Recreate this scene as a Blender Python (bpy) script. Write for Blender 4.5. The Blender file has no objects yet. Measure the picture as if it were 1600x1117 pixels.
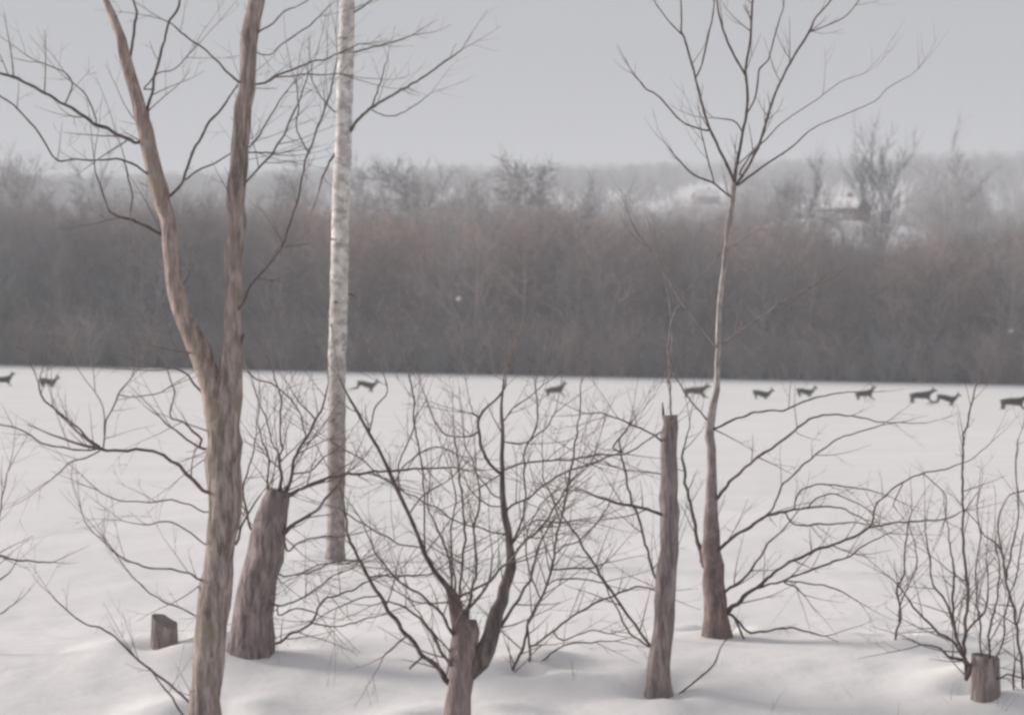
import bpy, bmesh, math, random
from mathutils import Vector, Matrix, noise, Quaternion

# ------------------------------------------------------------------ camera, sky, sun, exposure
W, H, F = 1600.0, 1117.0, 4500.0        # photograph size and focal length in photograph pixels
CX, HY, CAMZ = 800.0, 574.0, 1.7        # optical axis column, eye-level row, eye height
sc = bpy.context.scene
COL = sc.collection
cam_d = bpy.data.cameras.new("camera")
cam = bpy.data.objects.new("camera", cam_d)
COL.objects.link(cam)
cam.location = (0, 0, CAMZ)
cam.rotation_euler = (math.radians(90), 0, 0)
cam_d.sensor_fit = 'HORIZONTAL'
cam_d.sensor_width = 36.0
cam_d.lens = 36.0 * F / W
cam_d.shift_y = (HY - H / 2) / W
cam_d.clip_start = 0.1
cam_d.clip_end = 6000
cam_d.dof.use_dof = True
cam_d.dof.focus_distance = 17.0
cam_d.dof.aperture_fstop = 5.2
sc.camera = cam

SUN_EL, SUN_AZ = math.radians(17), math.radians(-68)     # azimuth from +Y towards +X: the sun stands far left
sdir = Vector((math.sin(SUN_AZ) * math.cos(SUN_EL), math.cos(SUN_AZ) * math.cos(SUN_EL), math.sin(SUN_EL)))
world = bpy.data.worlds.new("World")
sc.world = world
world.use_nodes = True
wn, wl = world.node_tree.nodes, world.node_tree.links
wn.clear()
sky = wn.new('ShaderNodeTexSky')
sky.sky_type = 'NISHITA'
sky.sun_disc = False
sky.sun_elevation = SUN_EL
sky.sun_rotation = SUN_AZ
sky.air_density = 1.0
sky.dust_density = 3.0
hs = wn.new('ShaderNodeHueSaturation')
hs.inputs['Saturation'].default_value = 0.35
mx = wn.new('ShaderNodeMix')
mx.data_type = 'RGBA'
mx.inputs[0].default_value = 0.86                         # thin even cloud cover
mx.inputs[7].default_value = (4.12, 4.14, 4.40, 1)
bg = wn.new('ShaderNodeBackground')
bg.inputs['Strength'].default_value = 0.1
wo = wn.new('ShaderNodeOutputWorld')
wl.new(sky.outputs[0], hs.inputs['Color'])
wl.new(hs.outputs[0], mx.inputs[6])
wl.new(mx.outputs[2], bg.inputs['Color'])
wl.new(bg.outputs[0], wo.inputs['Surface'])

sun_d = bpy.data.lights.new("sun", 'SUN')
sun_d.energy = 5.0
sun_d.angle = math.radians(14)
sun_d.color = (1.0, 0.93, 0.86)
sun = bpy.data.objects.new("sun", sun_d)
COL.objects.link(sun)
sun.rotation_euler = sdir.to_track_quat('Z', 'Y').to_euler()
sun.location = sdir * 60

vs = sc.view_settings
vs.view_transform = 'Standard'
vs.look = 'None'
vs.exposure = 0.0
vs.gamma = 1.0
vs.use_curve_mapping = False
sc.cycles.pixel_filter_type = 'GAUSSIAN'
sc.cycles.filter_width = 3.2
sc.cycles.max_bounces = 4
sc.cycles.diffuse_bounces = 2
sc.cycles.volume_bounces = 1
sc.cycles.use_denoising = True

# ------------------------------------------------------------------ helpers
def tag(o, label=None, cat=None, group=None, kind=None):
    if label: o["label"] = label
    if cat: o["category"] = cat
    if group: o["group"] = group
    if kind: o["kind"] = kind
    return o

def empty(name, loc):
    o = bpy.data.objects.new(name, None)
    o.empty_display_size = 0.1
    COL.objects.link(o)
    o.location = loc
    return o

def ss(a, b, x):
    t = min(1.0, max(0.0, (x - a) / (b - a)))
    return t * t * (3 - 2 * t)

def nz(x, y, z=0.0):
    return noise.noise(Vector((x, y, z)))

BASES = []          # (x, y, radius) of the trunk feet, filled below

def ground(x, y):
    z = -0.0195 * x * ss(25, 130, y) * (1 - ss(300, 700, y))
    z += 0.0172 * (max(0.0, y - 158) ** 2 / (max(0.0, y - 158) + 12)) if y < 330 else 0.0172 * (172 ** 2 / 184.0)
    # far hillside
    z += ss(300, 1400, y) * (80.5 + 0.022 * x + 7 * nz(x * 0.004, y * 0.004, 3.1)) - 30 * ss(1400, 2000, y)
    z += 18.0 * math.exp(-((x - 58) / 42) ** 2 - ((y - 515) / 75) ** 2)      # knoll with the farmstead
    # low snow bank in front, fall towards the camera steepened for a shaded foreground
    z += -0.10 * max(0.0, 16.2 - max(y, 9.0)) + 0.07 * math.exp(-((y - 17.0 - 0.35 * nz(x * 0.6, 4.2)) / 1.1) ** 2)
    near = 1 - ss(22, 60, y)
    z += near * (0.036 * nz(x * 0.55, y * 0.5, 7.7) + 0.016 * nz(x * 1.5, y * 1.1, 1.3) + 0.009 * nz(x * 4.1, y * 3.3, 5.5))
    if near > 0 and BASES:
        for bx, by, br in BASES:
            q = math.hypot(x - bx, y - by)
            if q < 1.6:
                a = math.atan2(y - by, x - bx)
                z += (0.045 + 0.04 * nz(math.cos(a) * 1.2 + bx, math.sin(a) * 1.2)) * math.exp(-((q - br - 0.22) / 0.24) ** 2) - 0.035 * math.exp(-((q - br) / 0.10) ** 2)
    z += 0.10 * nz(x * 0.05, y * 0.03, 9.1) * ss(20, 60, y) * (1 - ss(120, 150, y))
    return z

def P(px, py, D):
    return Vector(((px - CX) * D / F, D, CAMZ + (HY - py) * D / F))

def hit(px, py, d0=10.0, d1=1500.0):
    """distance at which the sight line through a picture point meets the ground"""
    d = d0
    prev = d
    while d < d1:
        p = P(px, py, d)
        if p.z <= ground(p.x, p.y):
            lo, hi = prev, d
            for _ in range(30):
                m = 0.5 * (lo + hi)
                q = P(px, py, m)
                if q.z <= ground(q.x, q.y): hi = m
                else: lo = m
            return hi
        prev = d
        d *= 1.004
    return d1

for _px, _py, _w in ((322, 1128, 50), (394, 1016, 74), (257, 1011, 42), (718, 1135, 42), (828, 1055, 10), (1028, 1087, 40), (1120, 992, 42), (1540, 1086, 46), (1400, 999, 8), (1595, 1076, 12), (523, 873, 30)):
    _d = hit(_px, _py)
    BASES.append(((_px - CX) * _d / F, _d, 0.5 * _w * _d / F))

# ------------------------------------------------------------------ materials
def mat(name):
    m = bpy.data.materials.new(name)
    m.use_nodes = True
    nt = m.node_tree
    b = nt.nodes['Principled BSDF']
    return m, nt, b

def flat(name, col, rough=0.85, spec=0.2, var=0.12, scale=6.0):
    m, nt, b = mat(name)
    b.inputs['Roughness'].default_value = rough
    b.inputs['Specular IOR Level'].default_value = spec
    tc = nt.nodes.new('ShaderNodeTexCoord')
    n = nt.nodes.new('ShaderNodeTexNoise')
    n.inputs['Scale'].default_value = scale
    n.inputs['Detail'].default_value = 4
    r = nt.nodes.new('ShaderNodeValToRGB')
    r.color_ramp.elements[0].position = 0.3
    r.color_ramp.elements[1].position = 0.7
    r.color_ramp.elements[0].color = tuple(c * (1 - var) for c in col) + (1,)
    r.color_ramp.elements[1].color = tuple(min(1, c * (1 + var)) for c in col) + (1,)
    nt.links.new(tc.outputs['Object'], n.inputs['Vector'])
    nt.links.new(n.outputs[0], r.inputs[0])
    nt.links.new(r.outputs[0], b.inputs['Base Color'])
    return m

def bark(name, c0, c1, moss=None, stretch=(38, 38, 6), bump=0.8):
    m, nt, b = mat(name)
    L, N = nt.links, nt.nodes
    b.inputs['Roughness'].default_value = 0.9
    b.inputs['Specular IOR Level'].default_value = 0.15
    tc = N.new('ShaderNodeTexCoord')
    mp = N.new('ShaderNodeMapping')
    mp.inputs['Scale'].default_value = stretch
    n = N.new('ShaderNodeTexNoise')
    n.inputs['Scale'].default_value = 1.0
    n.inputs['Detail'].default_value = 6
    n.inputs['Roughness'].default_value = 0.65
    L.new(tc.outputs['Object'], mp.inputs[0])
    L.new(mp.outputs[0], n.inputs['Vector'])
    r = N.new('ShaderNodeValToRGB')
    r.color_ramp.elements[0].position = 0.40
    r.color_ramp.elements[1].position = 0.60
    r.color_ramp.elements[0].color = c0 + (1,)
    r.color_ramp.elements[1].color = c1 + (1,)
    L.new(n.outputs[0], r.inputs[0])
    out = r.outputs[0]
    n2 = N.new('ShaderNodeTexNoise')
    n2.inputs['Scale'].default_value = 7.0
    n2.inputs['Detail'].default_value = 3
    L.new(tc.outputs['Object'], n2.inputs['Vector'])
    r2 = N.new('ShaderNodeValToRGB')
    r2.color_ramp.elements[0].position = 0.5
    r2.color_ramp.elements[1].position = 0.66
    L.new(n2.outputs[0], r2.inputs[0])
    mixn = N.new('ShaderNodeMix')
    mixn.data_type = 'RGBA'
    L.new(r2.outputs[0], mixn.inputs[0])
    L.new(out, mixn.inputs[6])
    mc = moss if moss else tuple(0.6 * a + 0.4 * c for a, c in zip(c0, c1))
    mixn.inputs[7].default_value = mc + (1,)
    L.new(mixn.outputs[2], b.inputs['Base Color'])
    bp = N.new('ShaderNodeBump')
    bp.inputs['Strength'].default_value = bump
    bp.inputs['Distance'].default_value = 0.03
    L.new(n.outputs[0], bp.inputs['Height'])
    L.new(bp.outputs[0], b.inputs['Normal'])
    return m

def birch_mat():
    m = bark("birch_bark", (0.40, 0.365, 0.35), (0.80, 0.76, 0.735), moss=(0.50, 0.46, 0.44), stretch=(12, 12, 14), bump=0.25)
    nt = m.node_tree
    N, L = nt.nodes, nt.links
    b = N['Principled BSDF']
    tc = N.new('ShaderNodeTexCoord')
    mp = N.new('ShaderNodeMapping')
    mp.inputs['Scale'].default_value = (4.5, 4.5, 13)
    n = N.new('ShaderNodeTexNoise')
    n.inputs['Scale'].default_value = 1.0
    n.inputs['Detail'].default_value = 3
    L.new(tc.outputs['Object'], mp.inputs[0])
    L.new(mp.outputs[0], n.inputs['Vector'])
    r = N.new('ShaderNodeValToRGB')
    r.color_ramp.elements[0].position = 0.65
    r.color_ramp.elements[1].position = 0.72
    L.new(n.outputs[0], r.inputs[0])
    src = b.inputs['Base Color'].links[0].from_socket
    mixn = N.new('ShaderNodeMix')
    mixn.data_type = 'RGBA'
    L.new(r.outputs[0], mixn.inputs[0])
    L.new(src, mixn.inputs[6])
    mixn.inputs[7].default_value = (0.11, 0.095, 0.09, 1)
    L.new(mixn.outputs[2], b.inputs['Base Color'])
    return m

def snow_mat():
    m, nt, b = mat("snow")
    N, L = nt.nodes, nt.links
    b.inputs['Roughness'].default_value = 0.75
    b.inputs['Specular IOR Level'].default_value = 0.2
    tc = N.new('ShaderNodeTexCoord')
    n = N.new('ShaderNodeTexNoise')
    n.inputs['Scale'].default_value = 0.35
    n.inputs['Detail'].default_value = 5
    L.new(tc.outputs['Object'], n.inputs['Vector'])
    r = N.new('ShaderNodeValToRGB')
    r.color_ramp.elements[0].position = 0.35
    r.color_ramp.elements[1].position = 0.7
    r.color_ramp.elements[0].color = (0.835, 0.815, 0.81, 1)
    r.color_ramp.elements[1].color = (0.90, 0.88, 0.872, 1)
    L.new(n.outputs[0], r.inputs[0])
    L.new(r.outputs[0], b.inputs['Base Color'])
    n2 = N.new('ShaderNodeTexNoise')
    n2.inputs['Scale'].default_value = 5.0
    n2.inputs['Detail'].default_value = 7
    L.new(tc.outputs['Object'], n2.inputs['Vector'])
    bp = N.new('ShaderNodeBump')
    bp.inputs['Strength'].default_value = 0.35
    bp.inputs['Distance'].default_value = 0.03
    L.new(n2.outputs[0], bp.inputs['Height'])
    L.new(bp.outputs[0], b.inputs['Normal'])
    return m

M = {
    'snow': snow_mat(),
    'trunk': bark("grey_brown_bark", (0.20, 0.163, 0.15), (0.50, 0.415, 0.392), moss=(0.33, 0.275, 0.23)),
    'trunk2': bark("red_brown_bark", (0.165, 0.135, 0.133), (0.40, 0.333, 0.328)),
    'dead': bark("dead_wood", (0.18, 0.152, 0.146), (0.42, 0.355, 0.342)),
    'tan': bark("pinkish_tan_bark", (0.26, 0.20, 0.178), (0.54, 0.44, 0.405), moss=(0.38, 0.31, 0.26)),  # paler than the trunk: sunlight on the left stem put into its colour
    'limb': bark("dark_limb_bark", (0.10, 0.082, 0.08), (0.24, 0.20, 0.19)),
    'twig': bark("twig_bark", (0.095, 0.078, 0.075), (0.19, 0.155, 0.148), stretch=(20, 20, 20), bump=0.2),
    'twig_thin': bark("young_twig_bark", (0.17, 0.135, 0.13), (0.28, 0.235, 0.22), stretch=(20, 20, 20), bump=0.1),
    'slender': bark("smooth_grey_bark", (0.26, 0.235, 0.225), (0.52, 0.48, 0.46), stretch=(30, 30, 12), bump=0.3),
    'birch': birch_mat(),
    'pale': bark("pale_twig_bark", (0.22, 0.19, 0.185), (0.34, 0.30, 0.29), stretch=(20, 20, 20), bump=0.1),
    'wood': flat("cut_wood", (0.27, 0.225, 0.205), var=0.25, scale=30),
    'forest': flat("forest_bark", (0.262, 0.243, 0.243), var=0.35, scale=0.35),
    'forest2': flat("brown_forest_bark", (0.35, 0.27, 0.25), var=0.3, scale=0.3),
}

def vary(m, lo, hi):
    """each tree of the wood a little darker or paler than its neighbours"""
    nt = m.node_tree
    N, L = nt.nodes, nt.links
    b = N['Principled BSDF']
    src = b.inputs['Base Color'].links[0].from_socket
    oi = N.new('ShaderNodeObjectInfo')
    mr = N.new('ShaderNodeMapRange')
    mr.inputs['To Min'].default_value = lo
    mr.inputs['To Max'].default_value = hi
    L.new(oi.outputs['Random'], mr.inputs[0])
    vm = N.new('ShaderNodeVectorMath')
    vm.operation = 'SCALE'
    L.new(src, vm.inputs[0])
    L.new(mr.outputs[0], vm.inputs['Scale'])
    L.new(vm.outputs[0], b.inputs['Base Color'])
vary(M['forest'], 0.55, 1.5)
vary(M['forest2'], 0.55, 1.5)

def height_blend(m, low, z0, z1):
    nt = m.node_tree
    N, L = nt.nodes, nt.links
    b = N['Principled BSDF']
    src = b.inputs['Base Color'].links[0].from_socket
    tc = N.new('ShaderNodeTexCoord')
    sx = N.new('ShaderNodeSeparateXYZ')
    mr = N.new('ShaderNodeMapRange')
    mr.inputs['From Min'].default_value = z0
    mr.inputs['From Max'].default_value = z1
    L.new(tc.outputs['Object'], sx.inputs[0])
    L.new(sx.outputs[2], mr.inputs[0])
    mu = N.new('ShaderNodeMix')
    mu.data_type = 'RGBA'
    mu.blend_type = 'MULTIPLY'
    mu.inputs[0].default_value = 1.0
    mu.inputs[7].default_value = low + (1,)
    L.new(src, mu.inputs[6])
    mixn = N.new('ShaderNodeMix')
    mixn.data_type = 'RGBA'
    L.new(mr.outputs[0], mixn.inputs[0])
    L.new(mu.outputs[2], mixn.inputs[6])
    L.new(src, mixn.inputs[7])
    L.new(mixn.outputs[2], b.inputs['Base Color'])
height_blend(M['birch'], (0.58, 0.55, 0.54), 1.2, 2.1)      # dark rough foot of the birch
height_blend(M['slender'], (0.60, 0.50, 0.50), 0.55, 1.4)      # rough old bark below, smooth pale bark above

# ------------------------------------------------------------------ tubes and trees
class MB:
    def __init__(self):
        self.v, self.f = [], []

    def tube(self, pts, rad, sides=6, rough=0.0, seed=0, cap=True):
        n = len(pts)
        if n < 2: return
        base = len(self.v)
        t0 = (pts[1] - pts[0]).normalized()
        ref = Vector((0, 0, 1)) if abs(t0.z) < 0.9 else Vector((1, 0, 0))
        u = t0.cross(ref).normalized()
        for i in range(n):
            t = (pts[min(i + 1, n - 1)] - pts[max(i - 1, 0)])
            t = t.normalized() if t.length > 1e-9 else t0
            u = (u - t * u.dot(t))
            u = u.normalized() if u.length > 1e-6 else t.orthogonal().normalized()
            w = t.cross(u)
            for k in range(sides):
                a = 2 * math.pi * k / sides
                r = rad[i]
                if rough:
                    r *= 1 + rough * nz(math.cos(a) * 1.4 + seed, math.sin(a) * 1.4, pts[i].z * 5 + seed) \
                        + 0.5 * rough * nz(math.cos(a) * 4 + seed, math.sin(a) * 4, pts[i].z * 14)
                self.v.append(pts[i] + (u * math.cos(a) + w * math.sin(a)) * r)
        for i in range(n - 1):
            for k in range(sides):
                a = base + i * sides + k
                b = base + i * sides + (k + 1) % sides
                self.f.append((a, b, b + sides, a + sides))
        if cap:
            self.f.append(tuple(base + k for k in range(sides))[::-1])
            self.f.append(tuple(base + (n - 1) * sides + k for k in range(sides)))

    def build(self, name, m, parent=None, origin=None, smooth=True):
        o0 = origin if origin is not None else Vector((0, 0, 0))
        me = bpy.data.meshes.new(name)
        me.from_pydata([tuple(v - o0) for v in self.v], [], self.f)
        me.materials.append(m)
        if smooth:
            me.polygons.foreach_set('use_smooth', [True] * len(me.polygons))
        me.update()
        o = bpy.data.objects.new(name, me)
        COL.objects.link(o)
        if parent is not None: o.parent = parent
        else: o.location = o0
        return o

def catmull(pts, step):
    """pts: list of (Vector, radius); returns dense positions and radii"""
    out, rr = [], []
    n = len(pts)
    for i in range(n - 1):
        p0 = pts[max(i - 1, 0)][0]; p1 = pts[i][0]; p2 = pts[i + 1][0]; p3 = pts[min(i + 2, n - 1)][0]
        k = max(1, int((p2 - p1).length / step))
        for j in range(k):
            t = j / k
            out.append(0.5 * ((2 * p1) + (p2 - p0) * t + (2 * p0 - 5 * p1 + 4 * p2 - p3) * t * t + (3 * p1 - p0 - 3 * p2 + p3) * t ** 3))
            rr.append(pts[i][1] * (1 - t) + pts[i + 1][1] * t)
    out.append(pts[-1][0].copy()); rr.append(pts[-1][1])
    return out, rr

def rand_perp(d, rng):
    v = Vector((rng.gauss(0, 1), rng.gauss(0, 1), rng.gauss(0, 1)))
    v = v - d * v.dot(d)
    return v.normalized() if v.length > 1e-6 else d.orthogonal().normalized()

def twig(mb, p, d, length, r, rng, level, up=0.25, curl=0.25, sides=4):
    n = max(3, int(length / 0.055))
    n = min(n, 9)
    pts, rad = [p.copy()], [r]
    dd = d.normalized()
    bend = rand_perp(dd, rng) * curl * 0.35
    for i in range(1, n + 1):
        dd = (dd + bend * (1.0 / n) + rand_perp(dd, rng) * curl * 0.38 + Vector((0, 0, up / n))).normalized()
        pts.append(pts[-1] + dd * (length / n))
        rad.append(r * (1 - 0.72 * i / n))
    mb.tube(pts, rad, sides, cap=False)
    if level > 0:
        k = max(1, int(length / 0.13))
        for _ in range(k):
            i = rng.randint(1, n - 1)
            b = (pts[i + 1] - pts[i]).normalized()
            nd = (b * 0.75 + rand_perp(b, rng) * 0.75).normalized()
            twig(mb, pts[i], nd, length * rng.uniform(0.3, 0.62), max(0.0011, rad[i] * 0.62), rng, level - 1, up, curl, max(3, sides - 1))

class Tree:
    """a bare tree whose limbs were read off the photograph, each limb running at its own depth"""
    def __init__(self, name, D, seed, bark_m, label, cat='tree', group=None, twig_m=None, limb_m=None):
        self.rng = random.Random(seed)
        self.D, self.name = D, name
        self.lines = []            # (px, py, depth, radius px)
        self.seed = seed
        self.bark, self.limb_m, self.twm = bark_m, limb_m or M['twig'], twig_m or M['twig_thin']
        self.root = None
        self.meta = (label, cat, group)
        self.mb = MB()
        self.ntw = 0

    def _start(self, p):
        if self.root is None:
            o = p.copy()
            o.z = ground(p.x, p.y)
            self.o = o
            self.root = empty(self.name, o)
            tag(self.root, *self.meta)

    def depth_at(self, px, py):
        best, bd = self.D, 1e9
        for (x, y, d) in self.lines:
            q = (x - px) ** 2 + (y - py) ** 2
            if q < bd: bd, best = q, d
        return best

    def limb(self, pts, part='branch', k=None, sides=None, rough=None, m=None, tw=0.5, tl=0.35, lev=1, wob=1.0, root=False, up=0.2):
        """pts: (x, y, width) in photograph pixels; k: metres of depth per metre run; tw: side twigs per 10 cm"""
        rng = self.rng
        if k is None: k = rng.choice((-1, 1)) * rng.uniform(0.1, 0.6)
        d = self.D
        pts = [(x, y, w * (0.62 + 0.38 * ss(7, 16, w))) for x, y, w in pts]
        if not root and self.lines:
            q = min(self.lines, key=lambda l: (l[0] - pts[0][0]) ** 2 + (l[1] - pts[0][1]) ** 2)
            d = q[2]
            if 2 < math.hypot(q[0] - pts[0][0], q[1] - pts[0][1]) < 60:
                pts = [(q[0], q[1], pts[0][2])] + pts
        P3 = []
        for i, (x, y, w) in enumerate(pts):
            if i:
                run = math.hypot(x - pts[i - 1][0], y - pts[i - 1][1]) * self.D / F
                d = d + run * k
                k *= 0.93
            P3.append((P(x, y, d), 0.5 * w * d / F))
            # register intermediate points for later limbs
            if i:
                x0, y0, w0 = pts[i - 1]
                d0 = P3[i - 1][0].y
                for j in range(1, 9):
                    t = j / 8
                    self.lines.append((x0 + (x - x0) * t, y0 + (y - y0) * t, d0 + (d - d0) * t))
            else:
                self.lines.append((x, y, d))
        self._start(P3[0][0])
        maxr = max(r for _, r in P3)
        thick = maxr > 0.03
        sides = sides or (14 if thick else 6)
        rough = (0.22 if thick else 0.0) if rough is None else rough
        pos, rad = catmull(P3, max(0.025, maxr * 0.9))
        sd = rng.uniform(0, 50)
        for i in range(1, len(pos)):
            a = (0.35 * min(rad[i], 0.02) + (0.0008 if thick else 0.0026)) * wob
            pos[i] = pos[i] + Vector((nz(pos[i].z * 7, sd, i * 0.45), nz(sd, pos[i].x * 7, i * 0.45), nz(pos[i].y * 7 + sd, i * 0.45))) * a * 2.2
            if not thick:
                rad[i] *= 1 + 0.22 * nz(i * 0.9, sd)
        if root:      # go down into the snow with a slight flare
            p0 = pos[0]
            g = ground(p0.x, p0.y)
            low = Vector((p0.x, p0.y, min(p0.z, g) - 0.3))
            if thick:
                rad[0] *= 1.16; rad[1] *= 1.06
            pos.insert(0, low); rad.insert(0, rad[0] * 1.18)
        b = MB()
        b.tube(pos, rad, sides, rough, sd)
        o = b.build(part, m or (self.bark if thick else self.limb_m), self.root, self.o)
        # side twigs
        L = 0.0
        if tw > 0:
            start = int(len(pos) * 0.45) if root and thick else 1
            for i in range(start, len(pos) - 1):
                seg = (pos[i + 1] - pos[i]).length
                lam = tw * seg / 0.1
                c = int(lam) + (1 if rng.random() < lam - int(lam) else 0)
                for _ in range(c):
                    t = (pos[i + 1] - pos[i]).normalized()
                    nd = (t * rng.uniform(0.3, 1.0) + rand_perp(t, rng) * rng.uniform(0.6, 1.0)).normalized()
                    fr = i / len(pos)
                    twig(self.mb, pos[i], nd, tl * rng.uniform(0.35, 1.15) * (1.1 - 0.45 * fr), min(0.0042, max(0.0016, rad[i] * 0.5)), rng, lev, up)
            # the limb ends in a spray
            t = (pos[-1] - pos[-2]).normalized()
            if rad[-1] < 0.012:
                for _ in range(2):
                    nd = (t + rand_perp(t, rng) * 0.35).normalized()
                    twig(self.mb, pos[-1], nd, tl * rng.uniform(0.5, 1.0), max(0.0012, rad[-1] * 0.8), rng, lev, up)
        return pos, rad

    def done(self):
        if self.mb.v:
            o = self.mb.build('twigs', self.twm, self.root, self.o)
            o["kind"] = "stuff"

# ------------------------------------------------------------------ the ground
def axis(segs):
    out = []
    for a, b, n in segs:
        for i in range(n): out.append(a + (b - a) * i / n)
    out.append(segs[-1][1])
    return out

xs = axis([(-1300, -300, 14), (-300, -80, 16), (-80, -20, 24), (-20, -5, 30), (-5, 5, 150), (5, 20, 30), (20, 80, 24), (80, 300, 16), (300, 1300, 14)])
ys = axis([(-200, 0, 10), (0, 11, 14), (11, 20, 130), (20, 21, 4), (21, 40, 40), (40, 150, 44), (150, 330, 60), (330, 1400, 60), (1400, 1900, 10)])
gv = [(x, y, ground(x, y)) for y in ys for x in xs]
nx = len(xs)
gf = [(j * nx + i, j * nx + i + 1, (j + 1) * nx + i + 1, (j + 1) * nx + i) for j in range(len(ys) - 1) for i in range(nx - 1)]
me = bpy.data.meshes.new("snow_ground")
me.from_pydata(gv, [], gf)
me.materials.append(M['snow'])
me.polygons.foreach_set('use_smooth', [True] * len(me.polygons))
g_o = bpy.data.objects.new("snow_ground", me)
COL.objects.link(g_o)
tag(g_o, "snow covered field rising to a far hillside", None, None, "structure")

# ------------------------------------------------------------------ bare trees of the far wood
def wood_tree(seed, h, spread, m, lean=0.0, bushy=False, name='tree', rmin=0.010, dense=0):
    rng = random.Random(seed)
    b = MB()
    def rec(p, d, L, r, lev):
        n = 4 if lev > 1 else 3
        pts, rad = [p.copy()], [r]
        dd = d.normalized()
        for i in range(1, n + 1):
            dd = (dd + rand_perp(dd, rng) * 0.16 + Vector((0, 0, 0.09))).normalized()
            pts.append(pts[-1] + dd * L / n)
            rad.append(r * (1 - 0.6 * i / n))
        b.tube(pts, rad, 3 if lev < 3 else 5, cap=False)
        if lev > 0:
            c = dense + (rng.randint(5, 7) if lev > 1 else rng.randint(5, 8))
            for _ in range(c):
                i = rng.randint(1, n)
                t = (pts[i] - pts[i - 1]).normalized()
                nd = (t * rng.uniform(0.55, 1.0) + rand_perp(t, rng) * spread).normalized()
                rec(pts[i], nd, L * rng.uniform(0.4, 0.68), max(rmin, rad[i] * rng.uniform(0.5, 0.7)), lev - 1)
    if bushy:
        for _ in range(9):
            a = rng.uniform(0, 6.28)
            d = Vector((math.cos(a) * 0.45, math.sin(a) * 0.45, 1)).normalized()
            rec(Vector((math.cos(a) * 0.2, math.sin(a) * 0.2, -0.1)), d, h * rng.uniform(0.45, 0.7), 0.03, 2)
    else:
        n = 9
        pts, rad = [Vector((0, 0, -0.5))], [h * 0.0135]
        dd = Vector((lean, 0, 1)).normalized()
        for i in range(1, n + 1):
            dd = (dd + rand_perp(dd, rng) * 0.06).normalized()
            pts.append(pts[-1] + dd * h * 0.8 / n)
            rad.append(h * 0.0135 * (1 - 0.85 * i / n))
        b.tube(pts, rad, 6, cap=False)
        for i in range(2, n + 1):
            for _ in range(3 if i > 3 else 2):
                t = (pts[i] - pts[i - 1]).normalized()
                nd = (t * 0.7 + rand_perp(t, rng) * spread * 1.1).normalized()
                rec(pts[i], nd, h * rng.uniform(0.2, 0.36) * (1.15 - 0.05 * i), max(0.016, rad[i] * 0.55), 2)
    mesh = bpy.data.meshes.new(name)
    mesh.from_pydata([tuple(v) for v in b.v], [], b.f)
    mesh.materials.append(m)
    return mesh

tmpl_trees = [wood_tree(100 + i, 14.2, (0.65, 0.8, 0.55, 0.7, 0.9)[i], M['forest'] if i < 3 else M['forest2'], name='wood_tree_mesh') for i in range(5)]
tmpl_brush = [wood_tree(200 + i, 4.6, 0.6, M['forest2'] if i else M['forest'], bushy=True, name='brush_mesh') for i in range(3)]

def template_collection(name, meshes):
    c = bpy.data.collections.new(name)
    for i, mm in enumerate(meshes):
        c.objects.link(bpy.data.objects.new("%s_%d" % (name, i), mm))
    return c

def scatter(name, pts, coll, label):
    """pts: (x, y, z, rot, scale, index): one object that spreads the templates as a mass"""
    mesh = bpy.data.meshes.new(name)
    mesh.from_pydata([p[:3] for p in pts], [], [])
    for an, ty, k in (('rot', 'FLOAT', 3), ('scl', 'FLOAT', 4), ('idx', 'INT', 5)):
        a = mesh.attributes.new(an, ty, 'POINT')
        a.data.foreach_set('value', [p[k] for p in pts])
    o = bpy.data.objects.new(name, mesh)
    COL.objects.link(o)
    ng = bpy.data.node_groups.new(name + "_nodes", 'GeometryNodeTree')
    ng.interface.new_socket('Geometry', in_out='INPUT', socket_type='NodeSocketGeometry')
    ng.interface.new_socket('Geometry', in_out='OUTPUT', socket_type='NodeSocketGeometry')
    N, L = ng.nodes, ng.links
    gi, go = N.new('NodeGroupInput'), N.new('NodeGroupOutput')
    ci = N.new('GeometryNodeCollectionInfo')
    ci.inputs['Collection'].default_value = coll
    ci.inputs['Separate Children'].default_value = True
    ci.inputs['Reset Children'].default_value = True
    ip = N.new('GeometryNodeInstanceOnPoints')
    ip.inputs['Pick Instance'].default_value = True
    def attr(nm, ty):
        a = N.new('GeometryNodeInputNamedAttribute')
        a.data_type = ty
        a.inputs['Name'].default_value = nm
        return [s for s in a.outputs if s.enabled and s.name == 'Attribute'][0]
    cx = N.new('ShaderNodeCombineXYZ')
    L.new(attr('rot', 'FLOAT'), cx.inputs[2])
    L.new(gi.outputs[0], ip.inputs['Points'])
    L.new(ci.outputs[0], ip.inputs['Instance'])
    L.new(attr('idx', 'INT'), ip.inputs['Instance Index'])
    L.new(cx.outputs[0], ip.inputs['Rotation'])
    L.new(attr('scl', 'FLOAT'), ip.inputs['Scale'])
    L.new(ip.outputs[0], go.inputs[0])
    md = o.modifiers.new('scatter', 'NODES')
    md.node_group = ng
    return tag(o, label, 'wood', None, 'stuff')

c_trees = template_collection('wood_tree_template', tmpl_trees)
c_brush = template_collection('brush_template', tmpl_brush)

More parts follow.
